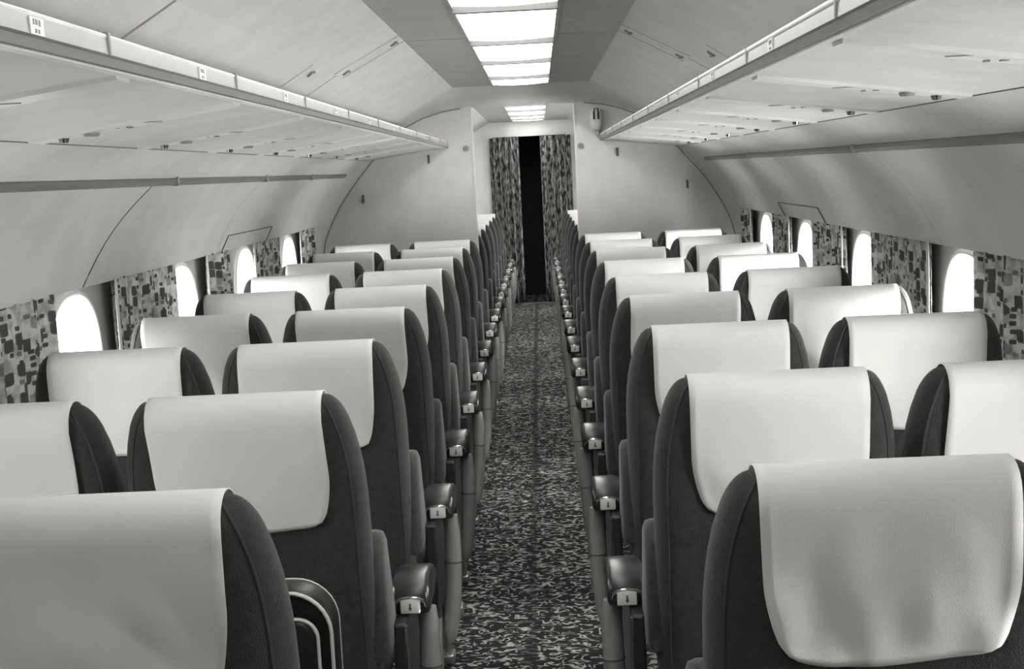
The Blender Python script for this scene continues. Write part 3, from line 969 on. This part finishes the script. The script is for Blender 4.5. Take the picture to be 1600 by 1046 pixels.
def seat_meshes(s):
    d = {}
    d['bolster'] = [bolster(-1), bolster(1)]
    d['bolster_aisle'] = bolster(s, 0.264)
    d['arm'] = armrest(s, True)
    d['arm_in'] = armrest(-s, False)
    cx = s*0.297
    d['tray'] = MB().rbox(cx-0.022, cx+0.022, 0.288, 0.304, 0.566, 0.597, 0.003, 2).me('ashtray', 'white', True)
    d['slot'] = MB().box(cx-0.002, cx+0.002, 0.2865, 0.289, 0.574, 0.590).box(cx-0.004, cx+0.004, 0.2865, 0.289, 0.5775, 0.580).me('ashtray_slot', 'grey_dark')
    d['bracket'] = MB().tube([(cx-0.036, 0.296, 0.578), (cx-0.033, 0.293, 0.592), (cx-0.022, 0.290, 0.600), (cx, 0.289, 0.603), (cx+0.022, 0.290, 0.600), (cx+0.033, 0.293, 0.592), (cx+0.036, 0.296, 0.578)], 0.0032, 6).me('ashtray_bracket', 'chrome', True)
    d['post'] = MB().tube([(s*0.326, 0.375, 0.552), (s*0.330, 0.372, 0.50), (s*0.328, 0.366, 0.38), (s*0.318, 0.36, 0.26), (s*0.308, 0.355, 0.19), (s*0.304, 0.355, 0.172)], 0.024, 12, rads=[0.022, 0.024, 0.025, 0.025, 0.019, 0.008]).me('side_post', 'tube', True)
    d['ring'] = MB().tube([(s*0.3290, 0.369, 0.418), (s*0.3288, 0.3688, 0.413)], 0.0262, 12).me('post_joint', 'grey_dark', True)
    d['panel'] = MB().prism_x([(0.24, 0.56), (0.56, 0.57), (0.66, 0.45), (0.66, 0.30), (0.26, 0.28), (0.22, 0.40)], s*0.262, s*0.292).me('side_panel', 'vinyl', False, bevel=0.006)  # dark colour stands in for the shadow below the armrest
    d['edge'] = MB().box(s*0.288, s*0.2945, 0.236, 0.246, 0.29, 0.556).me('edge_strip', 'chrome')
    legs = []
    plain_legs = []
    for (y0, y1) in ((0.36, 0.30), (0.58, 0.66)):
        for sx in (-0.20, 0.20):
            xx = s*0.275 if sx*s > 0 else sx
            legs.append(MB().tube([(xx, y0, 0.31), (xx, y1, 0.03)], 0.014, 8, rads=[0.016, 0.012]).rbox(xx-0.02, xx+0.02, y1-0.035, y1+0.035, 0.0, 0.03, 0.006).me('leg', 'metal', True))
    for (y0, y1) in ((0.36, 0.30), (0.58, 0.66)):
        for xx in (-0.20, 0.20):
            plain_legs.append(MB().tube([(xx, y0, 0.31), (xx, y1, 0.03)], 0.014, 8, rads=[0.016, 0.012]).rbox(xx-0.02, xx+0.02, y1-0.035, y1+0.035, 0.0, 0.03, 0.006).me('leg', 'metal', True))
    d['leg'] = legs
    d['leg_plain'] = plain_legs
    d['frame'] = MB().tube([(-0.2, 0.36, 0.315), (0.2, 0.36, 0.315)], 0.016, 8).tube([(-0.2, 0.58, 0.315), (0.2, 0.58, 0.315)], 0.016, 8).me('seat_frame', 'metal', True)
    d['buckle'] = MB().rbox(s*0.232-0.006, s*0.232+0.006, 0.118, 0.130, 0.655, 0.695, 0.003, 2).me('belt_fitting', 'chrome', True)
    return d
SM = {-1: seat_meshes(-1), 1: seat_meshes(1)}
PITCHY, YROW = 0.82, 1.761-0.03
XA, XWIN = 0.540, 1.045
def seat(s, i, aisle):
    """s: side of the aisle the bank stands on, i: row counted from the camera"""
    a = -s                                        # direction of the aisle
    d = SM[a]
    x = s*(XA if aisle else XWIN)
    jx = random.uniform(-0.001, 0.001)
    t = empty('airliner_seat', (x+jx, YROW+PITCHY*i+random.uniform(-0.012, 0.012), 0))
    t.rotation_euler = (0, 0, random.uniform(-0.004, 0.004))
    if i <= 8:
        n = 8-i
        lab = 'dark %s seat with white linen cover, %s row from the partition, %s side' % ('aisle' if aisle else 'window', ORD[n], 'bag' if s < 0 else 'speaker')
        grp = 'seats in rows before the partition'
    else:
        lab = 'dark aisle seat with white cover, %s row beyond the partition, %s side' % (ORD[i-9], 'bag' if s < 0 else 'speaker')
        grp = 'seats beyond the partition'
    tag(t, lab, 'seat', grp)
    bk = link('backrest', PARTS['back'], t)
    link('piping', PARTS['piping'], bk)
    cv = link('headrest_cover', PARTS['cover'][random.randrange(6)], t)
    cv['label'] = 'white linen headrest cover'
    link('seat_cushion', PARTS['cushion'], t)
    if aisle:
        link('side_bolster', d['bolster'][0 if a > 0 else 1], t)
        link('side_bolster', d['bolster_aisle'], t)
    else:
        for bm_ in d['bolster']: link('side_bolster', bm_, t)
    link('belt_fitting', d['buckle'], t)
    for lm in (d['leg'] if aisle else d['leg_plain']): link('leg', lm, t)
    link('seat_frame', d['frame'], t)
    if aisle:
        ar = link('armrest', d['arm'], t)
        at = link('ashtray', d['tray'], ar); at['label'] = 'white ashtray lid with a dark slot'
        link('ashtray_slot', d['slot'], ar)
        link('ashtray_bracket', d['bracket'], ar)
        po = link('side_post', d['post'], t)
        link('post_joint', d['ring'], po)
        sp = link('side_panel', d['panel'], t)
        link('edge_strip', d['edge'], sp)
        link('armrest', d['arm_in'], t)
    return t
for i in range(0, 15):
    for s in (-1, 1):
        seat(s, i, True)
        if i <= 8:
            seat(s, i, False)

# ------------------------------------------------------------------ travel bag on the rear seat
def rrect(hw, hh, rt, rb, n=8):
    pts = []
    for (cx, cz, r, a0) in ((hw-rt, hh-rt, rt, 0), (-hw+rt, hh-rt, rt, PI/2), (-hw+rb, -hh+rb, rb, PI), (hw-rb, -hh+rb, rb, 1.5*PI)):
        for i in range(n+1):
            a = a0+PI/2*i/n
            pts.append((cx+r*math.cos(a), cz+r*math.sin(a)))
    return pts
def bag():
    t = empty('travel_bag', (-0.475, 2.187, 0.472))
    tag(t, 'dark travel bag with white piping standing on a seat cushion', 'bag')
    H = 0.190; Wd = 0.180; D = 0.032
    ol = rrect(Wd, H, 0.075, 0.03)
    v = []; f = []; k = len(ol)
    secs = [(-D, 0.93), (-D-0.004, 0.985), (-D+0.012, 1.0), (0, 1.02), (D-0.012, 1.0), (D+0.004, 0.985), (D, 0.93)]
    for (y, q) in secs:
        v += [(x*q, y, H+z*q) for x, z in ol]
    for j in range(len(secs)-1):
        for i in range(k):
            f.append((j*k+i, j*k+(i+1) % k, (j+1)*k+(i+1) % k, (j+1)*k+i))
    f += [tuple(range(k)), tuple(reversed(range((len(secs)-1)*k, len(secs)*k)))]
    link('body', fix_normals(mesh('body', v, f, 'bag', True)), t)
    for y in (-D-0.0055, D+0.0055):
        link('piping', MB().tube([(x*0.975, y, H+z*0.975) for x, z in ol], 0.0034, 6, closed=True).me('piping', 'bag_pipe', True), t)
    po = rrect(0.150, 0.160, 0.035, 0.02)
    pk = MB()
    v = []; f = []; k = len(po)
    for (y, q) in ((-D+0.002, 1.0), (-D-0.016, 0.99), (-D-0.020, 0.94)):
        v += [(x*q+0.004, y, 0.172+z*q) for x, z in po]
    for j in range(2):
        for i in range(k):
            f.append((j*k+i, j*k+(i+1) % k, (j+1)*k+(i+1) % k, (j+1)*k+i))
    f.append(tuple(range(2*k, 3*k)))
    p = link('pocket', fix_normals(mesh('pocket', v, f, 'bag', True)), t)
    link('pocket_piping', MB().tube([(x+0.004, -D-0.016, 0.172+z) for x, z in po], 0.0032, 6, closed=True).me('pocket_piping', 'bag_pipe', True), p)
    link('handle', MB().tube([(-0.06, 0, 2*H-0.01), (-0.055, 0, 2*H+0.012), (-0.03, 0, 2*H+0.02), (0.03, 0, 2*H+0.02), (0.055, 0, 2*H+0.012), (0.06, 0, 2*H-0.01)], 0.006, 8).me('handle', 'bag', True), t)
bag()

# ------------------------------------------------------------------ fittings on the partition
def coat_hook(x, z, label):
    t = empty('coat_hook', (x, YB-0.01, z)); tag(t, label, 'hook', 'hooks on the partition')
    link('base_plate', MB().rbox(-0.008, 0.008, -0.006, 0.0, -0.030, 0.022, 0.003, 2).me('base_plate', 'grey_dark', True), t)
    link('hook', MB().tube([(0, -0.004, 0.008), (0, -0.022, 0.004), (0, -0.034, -0.010), (0, -0.032, -0.026), (0, -0.022, -0.034)], 0.0055, 8).me('hook', 'grey_dark', True), t)
coat_hook(-1.12, 1.405, 'small dark coat hook near the arch, bag side partition')
coat_hook(-0.656, 1.655, 'small dark coat hook under the hat rack, bag side partition')
coat_hook(0.632, 1.642, 'small dark coat hook under the hat rack, speaker side partition')
coat_hook(1.10, 1.403, 'small dark coat hook near the arch, speaker side partition')
def knob(x, z, label):
    t = empty('curtain_knob', (x, YB-0.01, z)); tag(t, label, 'knob', 'round knobs by the passage')
    link('base_plate', MB().disc((0, 0, 0), (0, -1, 0), 0.022, 0.006, 16).me('base_plate', 'metal', True), t)
    link('knob', MB().disc((0, -0.006, 0), (0, -1, 0), 0.013, 0.018, 14, 0.015).me('knob', 'tube', True), t)
knob(-0.395, 1.708, 'round grey knob by the passage edge, bag side')
knob(0.385, 1.688, 'round grey knob by the passage edge, speaker side')
t = empty('wall_speaker', (0.495, YB-0.01, 1.86))
tag(t, 'pale capsule shaped wall speaker with two dark slots on the partition', 'speaker')
ol = [(0.040*math.copysign(abs(math.cos(a))**0.8, math.cos(a)), 0.078*math.copysign(abs(math.sin(a))**0.7, math.sin(a))) for a in [2*PI*i/28 for i in range(28)]]
v = []; f = []
for (y, q) in ((0, 1.0), (-0.035, 1.0), (-0.055, 0.88), (-0.064, 0.6), (-0.066, 0.2)):
    v += [(x*q, y, z*q) for x, z in ol]
for j in range(4):
    for i in range(28):
        f.append((j*28+i, j*28+(i+1) % 28, (j+1)*28+(i+1) % 28, (j+1)*28+i))
f.append(tuple(range(4*28, 5*28)))
link('housing', fix_normals(mesh('housing', v, f, 'white', True)), t)
for x in (-0.014, 0.014):
    link('slot', MB().tube([(x*0.6, -0.045, 0.072), (x, -0.060, 0.045), (x*1.05, -0.066, 0.0)], 0.0075, 8).me('slot', 'seam', True), t)
link('mounting_foot', MB().disc((0.01, -0.02, -0.078), (0.1, 0, -1), 0.014, 0.03, 12).me('mounting_foot', 'metal', True), t)
